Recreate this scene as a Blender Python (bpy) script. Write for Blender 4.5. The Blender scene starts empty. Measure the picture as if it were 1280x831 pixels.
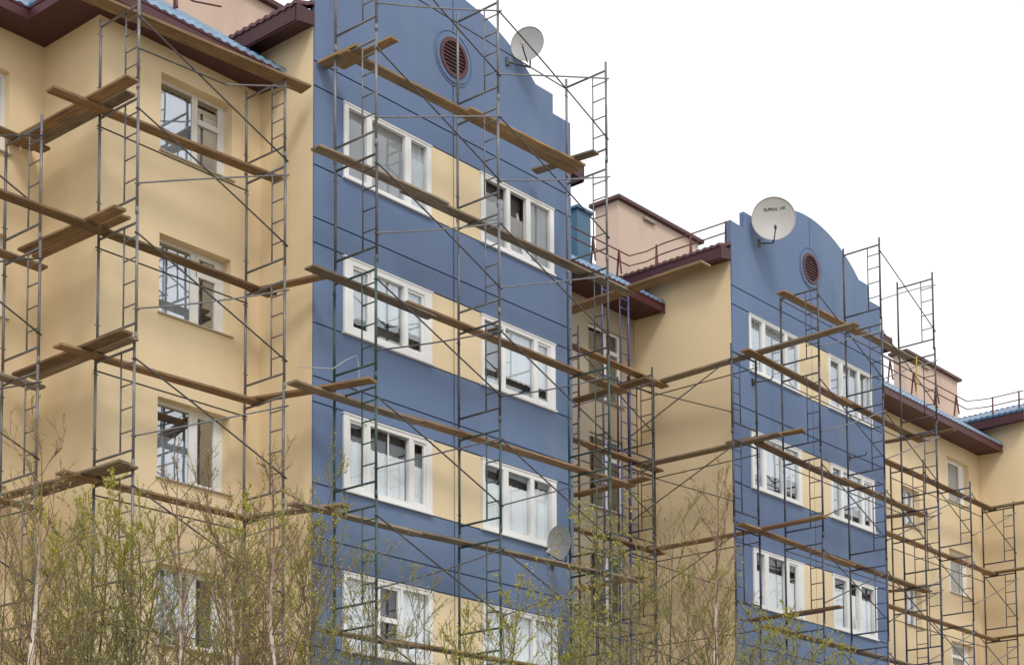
import bpy, bmesh, math, random
from mathutils import Vector, Matrix
random.seed(7)
C = bpy.context.scene.collection
SC = bpy.context.scene

# ------------------------------------------------------------------ camera
CAM = Vector((-19.4066, -21.1275, 1.7))
YAW, PIT, ROL = math.radians(49.1567), math.radians(4.5604), math.radians(-0.3185)
FPX, PX, PY = 2134.97, 635.6, 1027.37          # in pixels of a 1280-wide picture
fwd = Vector((math.sin(YAW)*math.cos(PIT), math.cos(YAW)*math.cos(PIT), math.sin(PIT)))
rt = Vector((math.cos(YAW), -math.sin(YAW), 0)); upv = rt.cross(fwd)
R_ = rt*math.cos(ROL) + upv*math.sin(ROL); U_ = -rt*math.sin(ROL) + upv*math.cos(ROL)
cd = bpy.data.cameras.new('camera'); cam = bpy.data.objects.new('camera', cd); C.objects.link(cam)
M = Matrix((R_, U_, -fwd)).transposed().to_4x4(); M.translation = CAM
cam.matrix_world = M
cd.sensor_width = 36; cd.sensor_fit = 'HORIZONTAL'; cd.lens = FPX/1280*36
cd.shift_x = (640-PX)/1280; cd.shift_y = (PY-415.5)/1280
cd.clip_end = 2000
SC.camera = cam

# ------------------------------------------------------------------ light
SUN_EL, SUN_AZ = math.radians(48), math.radians(217)      # azimuth clockwise from +Y
w = bpy.data.worlds.new('World'); SC.world = w; w.use_nodes = True
nt = w.node_tree; nt.nodes.clear()
out = nt.nodes.new('ShaderNodeOutputWorld'); bg = nt.nodes.new('ShaderNodeBackground')
sky = nt.nodes.new('ShaderNodeTexSky'); sky.sky_type = 'NISHITA'; sky.sun_disc = False
sky.sun_elevation = SUN_EL; sky.sun_rotation = SUN_AZ
hs = nt.nodes.new('ShaderNodeHueSaturation'); hs.inputs['Saturation'].default_value = .25
mix = nt.nodes.new('ShaderNodeMix'); mix.data_type = 'RGBA'
tc = nt.nodes.new('ShaderNodeTexCoord'); nz = nt.nodes.new('ShaderNodeTexNoise')
nz.inputs['Scale'].default_value = 1.6; nz.inputs['Detail'].default_value = 5
mr = nt.nodes.new('ShaderNodeMapRange')
mr.inputs['From Min'].default_value = .3; mr.inputs['From Max'].default_value = .7
mr.inputs['To Min'].default_value = .90; mr.inputs['To Max'].default_value = .98
mix.inputs['B'].default_value = (10.6, 10.7, 10.9, 1)      # cloud deck, same scale as the sky texture
nt.links.new(tc.outputs['Generated'], nz.inputs['Vector']); nt.links.new(nz.outputs['Fac'], mr.inputs['Value'])
nt.links.new(mr.outputs['Result'], mix.inputs['Factor'])
nt.links.new(sky.outputs['Color'], hs.inputs['Color']); nt.links.new(hs.outputs['Color'], mix.inputs['A'])
nt.links.new(mix.outputs['Result'], bg.inputs['Color']); bg.inputs['Strength'].default_value = .11
nt.links.new(bg.outputs['Background'], out.inputs['Surface'])
sl = bpy.data.lights.new('sun', 'SUN'); sun = bpy.data.objects.new('sun', sl); C.objects.link(sun)
sl.energy = 1.35; sl.angle = math.radians(16); sl.color = (1, .965, .92)
sd = Vector((math.sin(SUN_AZ)*math.cos(SUN_EL), math.cos(SUN_AZ)*math.cos(SUN_EL), math.sin(SUN_EL)))
sun.rotation_euler = sd.to_track_quat('Z', 'Y').to_euler(); sun.location = (0, -40, 60)
SC.view_settings.view_transform = 'Standard'; SC.view_settings.look = 'None'
SC.view_settings.exposure = 0.12; SC.view_settings.gamma = 1; SC.view_settings.use_curve_mapping = False

# ------------------------------------------------------------------ materials
def nodes(name):
    m = bpy.data.materials.new(name); m.use_nodes = True
    t = m.node_tree; b = t.nodes['Principled BSDF']
    return m, t, b
def mottled(name, col, rough=.85, amp=.12, scale=1.2, fine=40, bump=.15, bdist=.01, metallic=0, streak=0, coords='Object', dirt=None):
    """one base colour broken up by large soft patches and fine grain, with a bump"""
    m, t, b = nodes(name); L = t.links.new
    tc = t.nodes.new('ShaderNodeTexCoord'); src = tc.outputs[coords]
    n1 = t.nodes.new('ShaderNodeTexNoise'); n1.inputs['Scale'].default_value = scale; n1.inputs['Detail'].default_value = 6; n1.inputs['Roughness'].default_value = .6
    n2 = t.nodes.new('ShaderNodeTexNoise'); n2.inputs['Scale'].default_value = fine; n2.inputs['Detail'].default_value = 4
    mp = t.nodes.new('ShaderNodeMapping'); mp.inputs['Scale'].default_value = (1, 1, .18 if streak else 1)
    L(src, mp.inputs['Vector']); L(mp.outputs['Vector'], n1.inputs['Vector']); L(src, n2.inputs['Vector'])
    a = t.nodes.new('ShaderNodeMath'); a.operation = 'MULTIPLY_ADD'; a.inputs[1].default_value = amp*2.4; a.inputs[2].default_value = 1-amp*1.2
    L(n1.outputs['Fac'], a.inputs[0])
    a2 = t.nodes.new('ShaderNodeMath'); a2.operation = 'MULTIPLY_ADD'; a2.inputs[1].default_value = amp*1.2; a2.inputs[2].default_value = -amp*.6
    L(n2.outputs['Fac'], a2.inputs[0])
    s = t.nodes.new('ShaderNodeMath'); s.operation = 'ADD'; L(a.outputs[0], s.inputs[0]); L(a2.outputs[0], s.inputs[1])
    vm = t.nodes.new('ShaderNodeVectorMath'); vm.operation = 'SCALE'; vm.inputs[0].default_value = col[:3]
    L(s.outputs[0], vm.inputs['Scale'])
    last = vm.outputs[0]
    if dirt:
        n3 = t.nodes.new('ShaderNodeTexNoise'); n3.inputs['Scale'].default_value = dirt[1]; n3.inputs['Detail'].default_value = 8
        mp3 = t.nodes.new('ShaderNodeMapping'); mp3.inputs['Scale'].default_value = (1, 1, .3)
        L(src, mp3.inputs['Vector']); L(mp3.outputs['Vector'], n3.inputs['Vector'])
        r3 = t.nodes.new('ShaderNodeMapRange'); r3.inputs['From Min'].default_value = .52; r3.inputs['From Max'].default_value = .75; r3.inputs['To Max'].default_value = dirt[2]
        L(n3.outputs['Fac'], r3.inputs['Value'])
        mx = t.nodes.new('ShaderNodeMix'); mx.data_type = 'RGBA'; mx.inputs['B'].default_value = (*dirt[0], 1)
        L(r3.outputs['Result'], mx.inputs['Factor']); L(last, mx.inputs['A']); last = mx.outputs['Result']
    L(last, b.inputs['Base Color'])
    b.inputs['Roughness'].default_value = rough; b.inputs['Metallic'].default_value = metallic
    if bump:
        bp = t.nodes.new('ShaderNodeBump'); bp.inputs['Strength'].default_value = bump; bp.inputs['Distance'].default_value = bdist
        L(n2.outputs['Fac'], bp.inputs['Height']); L(bp.outputs['Normal'], b.inputs['Normal'])
    return m
def wood(name, c1, c2):
    m, t, b = nodes(name); L = t.links.new
    tc = t.nodes.new('ShaderNodeTexCoord'); oi = t.nodes.new('ShaderNodeObjectInfo')
    off = t.nodes.new('ShaderNodeVectorMath'); off.operation = 'SCALE'; off.inputs[0].default_value = (31, 17, 9); L(oi.outputs['Random'], off.inputs['Scale'])
    ad = t.nodes.new('ShaderNodeVectorMath'); ad.operation = 'ADD'; L(tc.outputs['Object'], ad.inputs[0]); L(off.outputs[0], ad.inputs[1])
    mp = t.nodes.new('ShaderNodeMapping'); mp.inputs['Scale'].default_value = (.9, 22, 22); L(ad.outputs[0], mp.inputs['Vector'])
    n1 = t.nodes.new('ShaderNodeTexNoise'); n1.inputs['Scale'].default_value = 1.6; n1.inputs['Detail'].default_value = 7; n1.inputs['Roughness'].default_value = .65
    L(mp.outputs['Vector'], n1.inputs['Vector'])
    n2 = t.nodes.new('ShaderNodeTexNoise'); n2.inputs['Scale'].default_value = 1.7; n2.inputs['Detail'].default_value = 5
    L(ad.outputs[0], n2.inputs['Vector'])
    cr = t.nodes.new('ShaderNodeValToRGB'); e = cr.color_ramp.elements
    e[0].position = .32; e[0].color = (*c1, 1); e[1].position = .7; e[1].color = (*c2, 1)
    L(n1.outputs['Fac'], cr.inputs['Fac'])
    f = t.nodes.new('ShaderNodeMath'); f.operation = 'MULTIPLY_ADD'; f.inputs[1].default_value = 1.1; f.inputs[2].default_value = .45; L(n2.outputs['Fac'], f.inputs[0])
    f2 = t.nodes.new('ShaderNodeMath'); f2.operation = 'MULTIPLY_ADD'; f2.inputs[1].default_value = .6; f2.inputs[2].default_value = .65; L(oi.outputs['Random'], f2.inputs[0])
    f3 = t.nodes.new('ShaderNodeMath'); f3.operation = 'MULTIPLY'; L(f.outputs[0], f3.inputs[0]); L(f2.outputs[0], f3.inputs[1])
    vm = t.nodes.new('ShaderNodeVectorMath'); vm.operation = 'SCALE'; L(cr.outputs['Color'], vm.inputs[0]); L(f3.outputs[0], vm.inputs['Scale'])
    # splashes of dried mortar
    n4 = t.nodes.new('ShaderNodeTexNoise'); n4.inputs['Scale'].default_value = 14; n4.inputs['Detail'].default_value = 3; L(ad.outputs[0], n4.inputs['Vector'])
    r4 = t.nodes.new('ShaderNodeMapRange'); r4.inputs['From Min'].default_value = .66; r4.inputs['From Max'].default_value = .74; r4.inputs['To Max'].default_value = .6; L(n4.outputs['Fac'], r4.inputs['Value'])
    mx = t.nodes.new('ShaderNodeMix'); mx.data_type = 'RGBA'; mx.inputs['B'].default_value = (.42, .38, .32, 1)
    L(r4.outputs['Result'], mx.inputs['Factor']); L(vm.outputs[0], mx.inputs['A'])
    L(mx.outputs['Result'], b.inputs['Base Color']); b.inputs['Roughness'].default_value = .85
    bp = t.nodes.new('ShaderNodeBump'); bp.inputs['Strength'].default_value = .4; bp.inputs['Distance'].default_value = .006
    L(n1.outputs['Fac'], bp.inputs['Height']); L(bp.outputs['Normal'], b.inputs['Normal'])
    return m
def glass(name, mirror, tint=(.96, .975, .98)):
    m = bpy.data.materials.new(name); m.use_nodes = True; t = m.node_tree; t.nodes.clear(); L = t.links.new
    o = t.nodes.new('ShaderNodeOutputMaterial'); tr = t.nodes.new('ShaderNodeBsdfTransparent'); tr.inputs['Color'].default_value = (*tint, 1)
    gl = t.nodes.new('ShaderNodeBsdfGlossy'); gl.inputs['Roughness'].default_value = .02; gl.inputs['Color'].default_value = (.93, .96, 1, 1)
    lw = t.nodes.new('ShaderNodeLayerWeight'); lw.inputs['Blend'].default_value = .5       # facing term, the same from both sides of the pane
    fr = t.nodes.new('ShaderNodeMath'); fr.operation = 'POWER'; fr.inputs[1].default_value = 5; L(lw.outputs['Facing'], fr.inputs[0])
    tc = t.nodes.new('ShaderNodeTexCoord'); n = t.nodes.new('ShaderNodeTexNoise'); n.inputs['Scale'].default_value = 1.3; L(tc.outputs['Object'], n.inputs['Vector'])
    bp = t.nodes.new('ShaderNodeBump'); bp.inputs['Strength'].default_value = .02; bp.inputs['Distance'].default_value = .1; L(n.outputs['Fac'], bp.inputs['Height'])
    L(bp.outputs['Normal'], gl.inputs['Normal'])
    a = t.nodes.new('ShaderNodeMath'); a.operation = 'ADD'; a.use_clamp = True; a.inputs[1].default_value = mirror+.03; L(fr.outputs[0], a.inputs[0])
    mx = t.nodes.new('ShaderNodeMixShader'); L(a.outputs[0], mx.inputs[0]); L(tr.outputs[0], mx.inputs[1]); L(gl.outputs[0], mx.inputs[2]); L(mx.outputs[0], o.inputs['Surface'])
    return m
def leafmat(name, c1, c2):
    m, t, b = nodes(name); L = t.links.new
    g = t.nodes.new('ShaderNodeNewGeometry'); cr = t.nodes.new('ShaderNodeValToRGB')
    cr.color_ramp.elements[0].color = (*c1, 1); cr.color_ramp.elements[1].color = (*c2, 1)
    L(g.outputs['Random Per Island'], cr.inputs['Fac']); L(cr.outputs['Color'], b.inputs['Base Color'])
    b.inputs['Roughness'].default_value = .7
    try:
        b.inputs['Transmission Weight'].default_value = 0
        b.inputs['Subsurface Weight'].default_value = 0
    except Exception: pass
    return m
def birch(name, c1, c2):
    m = mottled(name, c1, .8, .3, 3, 14, .4, .01, dirt=((.06, .048, .042), 9, 1.0))
    for q in m.node_tree.nodes:
        if q.type == 'MAPPING' and abs(q.inputs['Scale'].default_value[2]-.3) < 1e-4: q.inputs['Scale'].default_value = (.45, .45, 1.6)      # bark marks run round the stem
    t = m.node_tree; L = t.links.new; b = t.nodes['Principled BSDF']
    src = b.inputs['Base Color'].links[0].from_socket
    tc = t.nodes.new('ShaderNodeTexCoord'); sp = t.nodes.new('ShaderNodeSeparateXYZ'); L(tc.outputs['Object'], sp.inputs[0])
    n = t.nodes.new('ShaderNodeTexNoise'); n.inputs['Scale'].default_value = 5; L(tc.outputs['Object'], n.inputs['Vector'])
    a = t.nodes.new('ShaderNodeMath'); a.operation = 'MULTIPLY_ADD'; a.inputs[1].default_value = 1.6; L(n.outputs['Fac'], a.inputs[0]); L(sp.outputs['Z'], a.inputs[2])
    r = t.nodes.new('ShaderNodeMapRange'); r.inputs['From Min'].default_value = 7.3; r.inputs['From Max'].default_value = 8.3; L(a.outputs[0], r.inputs['Value'])
    mx = t.nodes.new('ShaderNodeMix'); mx.data_type = 'RGBA'; mx.inputs['B'].default_value = (*c2, 1)
    L(r.outputs['Result'], mx.inputs['Factor']); L(src, mx.inputs['A']); L(mx.outputs['Result'], b.inputs['Base Color'])
    return m
MAT = dict(
    cream=mottled('cream_stucco', (.76, .608, .388), .92, .05, .5, 55, .22, .006, dirt=((.56, .435, .28), .8, .3)),
    cream2=mottled('panel_stucco', (.78, .63, .41), .92, .04, .9, 55, .2, .006),
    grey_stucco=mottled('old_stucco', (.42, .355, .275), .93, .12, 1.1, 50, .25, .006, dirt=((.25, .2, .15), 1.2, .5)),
    blue=mottled('blue_stucco', (.130, .188, .316), .88, .09, .5, 55, .22, .006, dirt=((.18, .245, .33), .9, .5)),
    pink=mottled('pink_plaster', (.60, .45, .36), .92, .06, .7, 40, .2, .006, dirt=((.36, .25, .2), 1.1, .45)),
    maroon=mottled('maroon_metal', (.075, .018, .022), .5, .15, 2, 30, .05, .004),
    soffit=mottled('maroon_soffit', (.06, .016, .02), .55, .15, 2, 30, .05, .004),
    tile=mottled('blue_roof_metal', (.02, .095, .19), .3, .15, 2, 30, .0),
    white=mottled('white_frame', (.80, .80, .79), .45, .03, 3, 30, .0),
    white_old=mottled('old_painted_frame', (.68, .665, .63), .6, .1, 4, 40, .1, .004),
    sillm=mottled('sill_sheet', (.42, .37, .30), .5, .1, 4, 40, .05),
    curtain=mottled('curtain_cloth', (.82, .83, .84), .9, .05, 3, 20, .0),
    blind=mottled('grey_blind', (.34, .34, .345), .8, .03, 3, 20, .0),
    lace=mottled('lace_curtain', (.60, .62, .645), .9, .22, 5, 26, .0),
    dimroom=mottled('dim_room', (.115, .115, .12), .9, .35, 2.5, 12, 0),  # grey painted in for the gloom of the rooms behind the glass
    dark=mottled('room_dark', (.03, .028, .026), .9, .1, 2, 20, 0),  # near-black standing in for unlit interiors
    glass=glass('pane_glass', .02), mirror=glass('reflective_glass', .26, (.9, .92, .94)), midglass=glass('clear_pane', .12, (.93, .95, .96)),
    steel=mottled('galvanised_tube', (.17, .17, .175), .5, .3, 3, 30, .1, .003, metallic=.3, dirt=((.35, .33, .3), 9, .6)),
    dsteel=mottled('dark_tube', (.07, .068, .075), .55, .3, 3, 30, .1, .003, metallic=.2, dirt=((.2, .17, .14), 9, .5)),
    green=mottled('green_painted_tube', (.032, .07, .058), .5, .25, 3, 30, .1, .003, dirt=((.16, .15, .12), 9, .55)),
    bluetube=mottled('blue_painted_tube', (.042, .048, .082), .5, .25, 3, 30, .1, .003, dirt=((.2, .19, .2), 9, .55)),
    purple=mottled('violet_painted_tube', (.075, .08, .20), .5, .25, 3, 30, .1, .003, dirt=((.3, .28, .28), 9, .55)),
    rust=mottled('red_rail_paint', (.13, .035, .03), .6, .2, 4, 30, .1, .003),
    wood=wood('weathered_plank', (.105, .062, .030), (.36, .225, .115)),
    greyw=wood('grey_weathered_plank', (.12, .088, .058), (.36, .285, .20)),
    fresh=wood('fresh_plank', (.18, .106, .048), (.43, .285, .15)),
    dish=mottled('grey_dish_paint', (.34, .335, .33), .5, .05, 3, 30, .0),
    dishw=mottled('pale_dish_paint', (.42, .405, .39), .5, .05, 3, 30, .0),
    black=mottled('black_plastic', (.02, .02, .022), .5, .1, 4, 30, 0),
    lip=mottled('pale_tile_lip', (.24, .36, .50), .35, .3, 4, 9, 0, metallic=.3),  # front edge of the tiles at the eave, paler than the slope
    chim=mottled('chimney_sheet', (.05, .13, .21), .5, .1, 2, 20, .05),
    ground=mottled('ground_earth', (.30, .265, .20), .95, .35, .25, 8, .5, .05),
    cable=mottled('white_cable', (.42, .42, .43), .5, .05, 3, 20, 0),
    yellow=mottled('yellow_strap', (.55, .42, .05), .5, .05, 3, 20, 0),
    bark=birch('birch_bark', (.60, .54, .47), (.20, .115, .085)),
    barkd=mottled('brown_bark', (.115, .085, .06), .85, .3, 4, 20, .3, .01),
    twig=mottled('twig_bark', (.19, .115, .085), .8, .25, 4, 20, 0),
    twigd=mottled('dull_twig_bark', (.16, .13, .085), .8, .25, 4, 20, 0),
    leafy=leafmat('spring_leaf', (.30, .305, .035), (.52, .485, .07)),
    leafg=leafmat('olive_leaf', (.22, .22, .035), (.41, .39, .065)),
    leafr=leafmat('young_birch_leaf', (.22, .17, .05), (.42, .39, .08)),
)

# ------------------------------------------------------------------ mesh helpers
def finish(name, bm, mat, parent=None, loc=None, smooth=False):
    """link a bmesh (world coordinates) as one object; children are stored relative to their parent"""
    me = bpy.data.meshes.new(name)
    bmesh.ops.recalc_face_normals(bm, faces=bm.faces)
    o = bpy.data.objects.new(name, me)
    base = Vector((0, 0, 0))
    if parent is not None:
        p = parent
        while p is not None: base += p.location; p = p.parent
        o.parent = parent
    elif loc is not None:
        base = Vector(loc); o.location = base
    if base.length: bmesh.ops.translate(bm, verts=bm.verts, vec=-base)
    if smooth:
        for f in bm.faces: f.smooth = True
    bm.to_mesh(me); bm.free()
    for m in (mat if isinstance(mat, (list, tuple)) else [mat]): me.materials.append(m)
    C.objects.link(o); return o
def tag(o, label=None, cat=None, group=None, kind=None):
    if label: o['label'] = label
    if cat: o['category'] = cat
    if group: o['group'] = group
    if kind: o['kind'] = kind
    return o
def empty(name, loc):
    o = bpy.data.objects.new(name, None); o.location = loc; o.empty_display_size = .2; C.objects.link(o); return o
def box(bm, x0, x1, y0, y1, z0, z1, f=None):
    vs = [bm.verts.new(f(Vector((x, y, z))) if f else (x, y, z)) for z in (z0, z1) for y in (y0, y1) for x in (x0, x1)]
    for q in ((0, 1, 3, 2), (4, 6, 7, 5), (0, 4, 5, 1), (2, 3, 7, 6), (0, 2, 6, 4), (1, 5, 7, 3)): bm.faces.new([vs[i] for i in q])
    return vs
def tube(bm, pts, r, n=8, r2=None, cap=True):
    pts = [Vector(p) for p in pts]; rings = []
    k = len(pts)
    ref = None
    for i, p in enumerate(pts):
        d = (pts[min(i+1, k-1)]-pts[max(i-1, 0)])
        if d.length < 1e-9: d = Vector((0, 0, 1))
        d.normalize()
        if ref is None: ref = Vector((0, 0, 1)) if abs(d.z) < .9 else Vector((1, 0, 0))
        a = d.cross(ref); a.normalize(); b = d.cross(a); ref = -b if False else ref
        rr = r if r2 is None else r+(r2-r)*i/(k-1)
        rings.append([bm.verts.new(p+(a*math.cos(2*math.pi*j/n)+b*math.sin(2*math.pi*j/n))*rr) for j in range(n)])
    for i in range(k-1):
        for j in range(n):
            bm.faces.new((rings[i][j], rings[i][(j+1) % n], rings[i+1][(j+1) % n], rings[i+1][j]))
    if cap and n > 2:
        bm.faces.new(rings[0]); bm.faces.new(rings[-1])
def cells(bm, us, zs, keep, f, top=None):
    """front sheet made of rectangles us x zs; the last row may follow top(u)"""
    vm = {}
    def V(u, z):
        k = (round(u, 4), round(z, 4))
        if k not in vm: vm[k] = bm.verts.new(f(u, z))
        return vm[k]
    fs = []
    for a, b in zip(us[:-1], us[1:]):
        for c, d in zip(zs[:-1], zs[1:]):
            if keep((a+b)/2, (c+d)/2): fs.append(bm.faces.new((V(a, c), V(b, c), V(b, d), V(a, d))))
        if top and keep((a+b)/2, zs[-1]+.02):
            ta, tb = top(a+1e-5), top(b-1e-5)
            fs.append(bm.faces.new((V(a, zs[-1]), V(b, zs[-1]), V(b, tb), V(a, ta))))
    return fs
def skirt(bm, vec):
    """close the open borders of a sheet by walls running back by vec"""
    be = [e for e in bm.edges if e.is_boundary]
    r = bmesh.ops.extrude_edge_only(bm, edges=be)
    bmesh.ops.translate(bm, verts=[v for v in r['geom'] if isinstance(v, bmesh.types.BMVert)], vec=vec)
def uniq(v): 
    o = []
    for x in sorted(v):
        if not o or x-o[-1] > 1e-4: o.append(x)
    return o

# ------------------------------------------------------------------ ground
bm = bmesh.new()
N = 24
g = [[bm.verts.new((x, y, -.6)) for x in (-600, -200, -80, -30, 0, 30, 80, 200, 600)] for y in (-600, -200, -80, -30, 0, 30, 80, 200, 600)]
for i in range(8):
    for j in range(8): bm.faces.new((g[i][j], g[i][j+1], g[i+1][j+1], g[i+1][j]))
tag(finish('ground', bm, MAT['ground']), 'bare earth yard in front of the apartment building', 'ground', kind='structure')

# ------------------------------------------------------------------ the building
BLD = empty('apartment_building', (0, 0, -.6))
tag(BLD, 'cream apartment block with two blue gabled fronts under renovation', 'building')
EX = 13.237; GX = 29.3; YA, YB, YD, YF = 2.95, 1.4, 2.95, 1.7
FW = 7.096; Z0 = -.6
ROWS = [16.757-2.8*k for k in range(4)]; HW = 1.35
W1, W2 = (.687, 2.912), (4.302, 6.506)

def wallY(name, Y, x0, x1, z1, holes, mat, depth=.3):
    bm = bmesh.new()
    us = uniq([x0, x1]+[h[0] for h in holes]+[h[1] for h in holes]); zs = uniq([Z0, z1]+[h[2] for h in holes]+[h[3] for h in holes])
    cells(bm, us, zs, lambda u, z: not any(h[0] < u < h[1] and h[2] < z < h[3] for h in holes), lambda u, z: (u, Y, z))
    skirt(bm, (0, depth, 0)); return finish(name, bm, mat, BLD)
def wallX(name, X, y0, y1, z1, mat, depth=.3):
    bm = bmesh.new()
    cells(bm, [y0, y1], [Z0, z1], lambda u, z: True, lambda u, z: (X, u, z))
    skirt(bm, (depth, 0, 0)); return finish(name, bm, mat, BLD)

# --- windows -------------------------------------------------------
def fY(Y): return lambda p: Vector((p.x, Y+p.y, p.z))        # p = (along the wall, depth into the wall, height)
def sheet(u0, u1, z0, z1, d, f, wave=0, n=2, amp=.015):
    bm = bmesh.new(); a = []; 
    for i in range(n+1):
        u = u0+(u1-u0)*i/n; dd = d+(amp*math.sin(u*wave)+amp*.5*math.sin(u*wave*2.3+1) if wave else 0)
        a.append((bm.verts.new(f(Vector((u, dd, z0)))), bm.verts.new(f(Vector((u, dd, z1))))))
    for p, q in zip(a[:-1], a[1:]): bm.faces.new((p[0], q[0], q[1], p[1]))
    return bm
def window(Y, u0, u1, z0, z1, lights, casing=.07, proud=.03, fills=(), gl='glass', mat='white', sash=(), tilt=None, mid=(), sill=False, depth=.0, inner=.045, transom=None):
    """lights: list of (fraction from, fraction to); fills: per light a list of (material, from, to) in fractions of the height"""
    f = fY(Y+depth); W = u1-u0; H = z1-z0; ch = casing*.9
    xs = [(u0+a*W, u0+b*W) for a, b in lights]
    bm = bmesh.new()
    box(bm, u0, xs[0][0], -proud, .06, z0, z1, f); box(bm, xs[-1][1], u1, -proud, .06, z0, z1, f)
    box(bm, xs[0][0], xs[-1][1], -proud+.002, .06, z0, z0+ch*1.15, f); box(bm, xs[0][0], xs[-1][1], -proud+.002, .06, z1-ch, z1, f)
    for a, b in zip(xs[:-1], xs[1:]): box(bm, a[1], b[0], -proud+.004, .058, z0+ch*1.15, z1-ch, f)
    za, zb = z0+ch*1.15, z1-ch
    if proud > 0.02:                                    # a drip moulding round the casing
        box(bm, u0-.02, u1+.02, -proud-.015, -.002, z1-.004, z1+.02, f)
        box(bm, u0-.025, u1+.025, -proud-.03, -.002, z0-.03, z0+.004, f)
    for i in sash:
        a, b = xs[i]; s = .045
        box(bm, a, a+s, -.012, .035, za, zb, f); box(bm, b-s, b, -.012, .035, za, zb, f)
        box(bm, a+s, b-s, -.010, .034, za, za+s, f); box(bm, a+s, b-s, -.010, .034, zb-s, zb, f)
    for i in mid:
        a, b = xs[i]; c = (a+b)/2; box(bm, c-.012, c+.012, .008, .03, za, zb, f)
    if transom:
        for i, t in transom.items():
            a, b = xs[i]; zt = z0+t*H; box(bm, a, b, -.02, .05, zt-.045, zt+.045, f)
    fr = finish('window', bm, MAT[mat], BLD)
    for i, (a, b) in enumerate(xs):
        if tilt is not None and i == tilt: continue
        bm = bmesh.new(); box(bm, a, b, .018, .024, za, zb, f)
        finish('pane', bm, MAT[gl], fr)
    if tilt is not None:                                # the light opened on its lower hinge
        a, b = xs[tilt]; bm = bmesh.new(); an = math.radians(11); s = .055; h = zb-za
        def ft(p, a=a): 
            zz = p.z-za; return f(Vector((p.x, .0+p.y*math.cos(an)+zz*math.sin(an), za+zz*math.cos(an)-p.y*math.sin(an))))
        box(bm, a, a+s, 0, .05, za, zb, ft); box(bm, b-s, b, 0, .05, za, zb, ft); box(bm, a+s, b-s, .002, .048, za, za+s, ft); box(bm, a+s, b-s, .002, .048, zb-s, zb, ft)
        sa = finish('sash', bm, MAT[mat], fr)
        sa['label'] = 'window light tilted open at the top'
        bm = bmesh.new(); box(bm, a+s, b-s, .02, .026, za+s, zb-s, ft); finish('pane', bm, MAT[gl], fr)
    for i, fl in enumerate(fills):
        for (mt, lo, hi) in fl:
            a, b = xs[i]; wv = {'curtain': 38, 'lace': 46}.get(mt, 0)
            d = .085 if mt != 'blind' else .07
            bm = sheet(a-.02, b+.02, z0+lo*H, z0+hi*H, d, f, wv, max(2, int((b-a)*60)) if wv else 2)
            finish('blind' if mt == 'blind' else 'curtain', bm, MAT[mt], fr)  # 'dark' ones are no cloth: near-black sheets painted as the unlit room
    for i, (a, b) in enumerate(xs):                     # dim grey sheet, no cloth: the room's gloom put into its colour
        if fills: finish('dim_room_sheet', sheet(a-.05, b+.05, z0, z1, .19, f), MAT['dimroom'], fr)
    if sill:
        bm = bmesh.new(); box(bm, u0-.03, u1+.05, -depth-.05, -.002 if depth else -.03, z0-.028, z0-.008, f); finish('sill', bm, MAT['sillm'], fr)
    return fr

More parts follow.
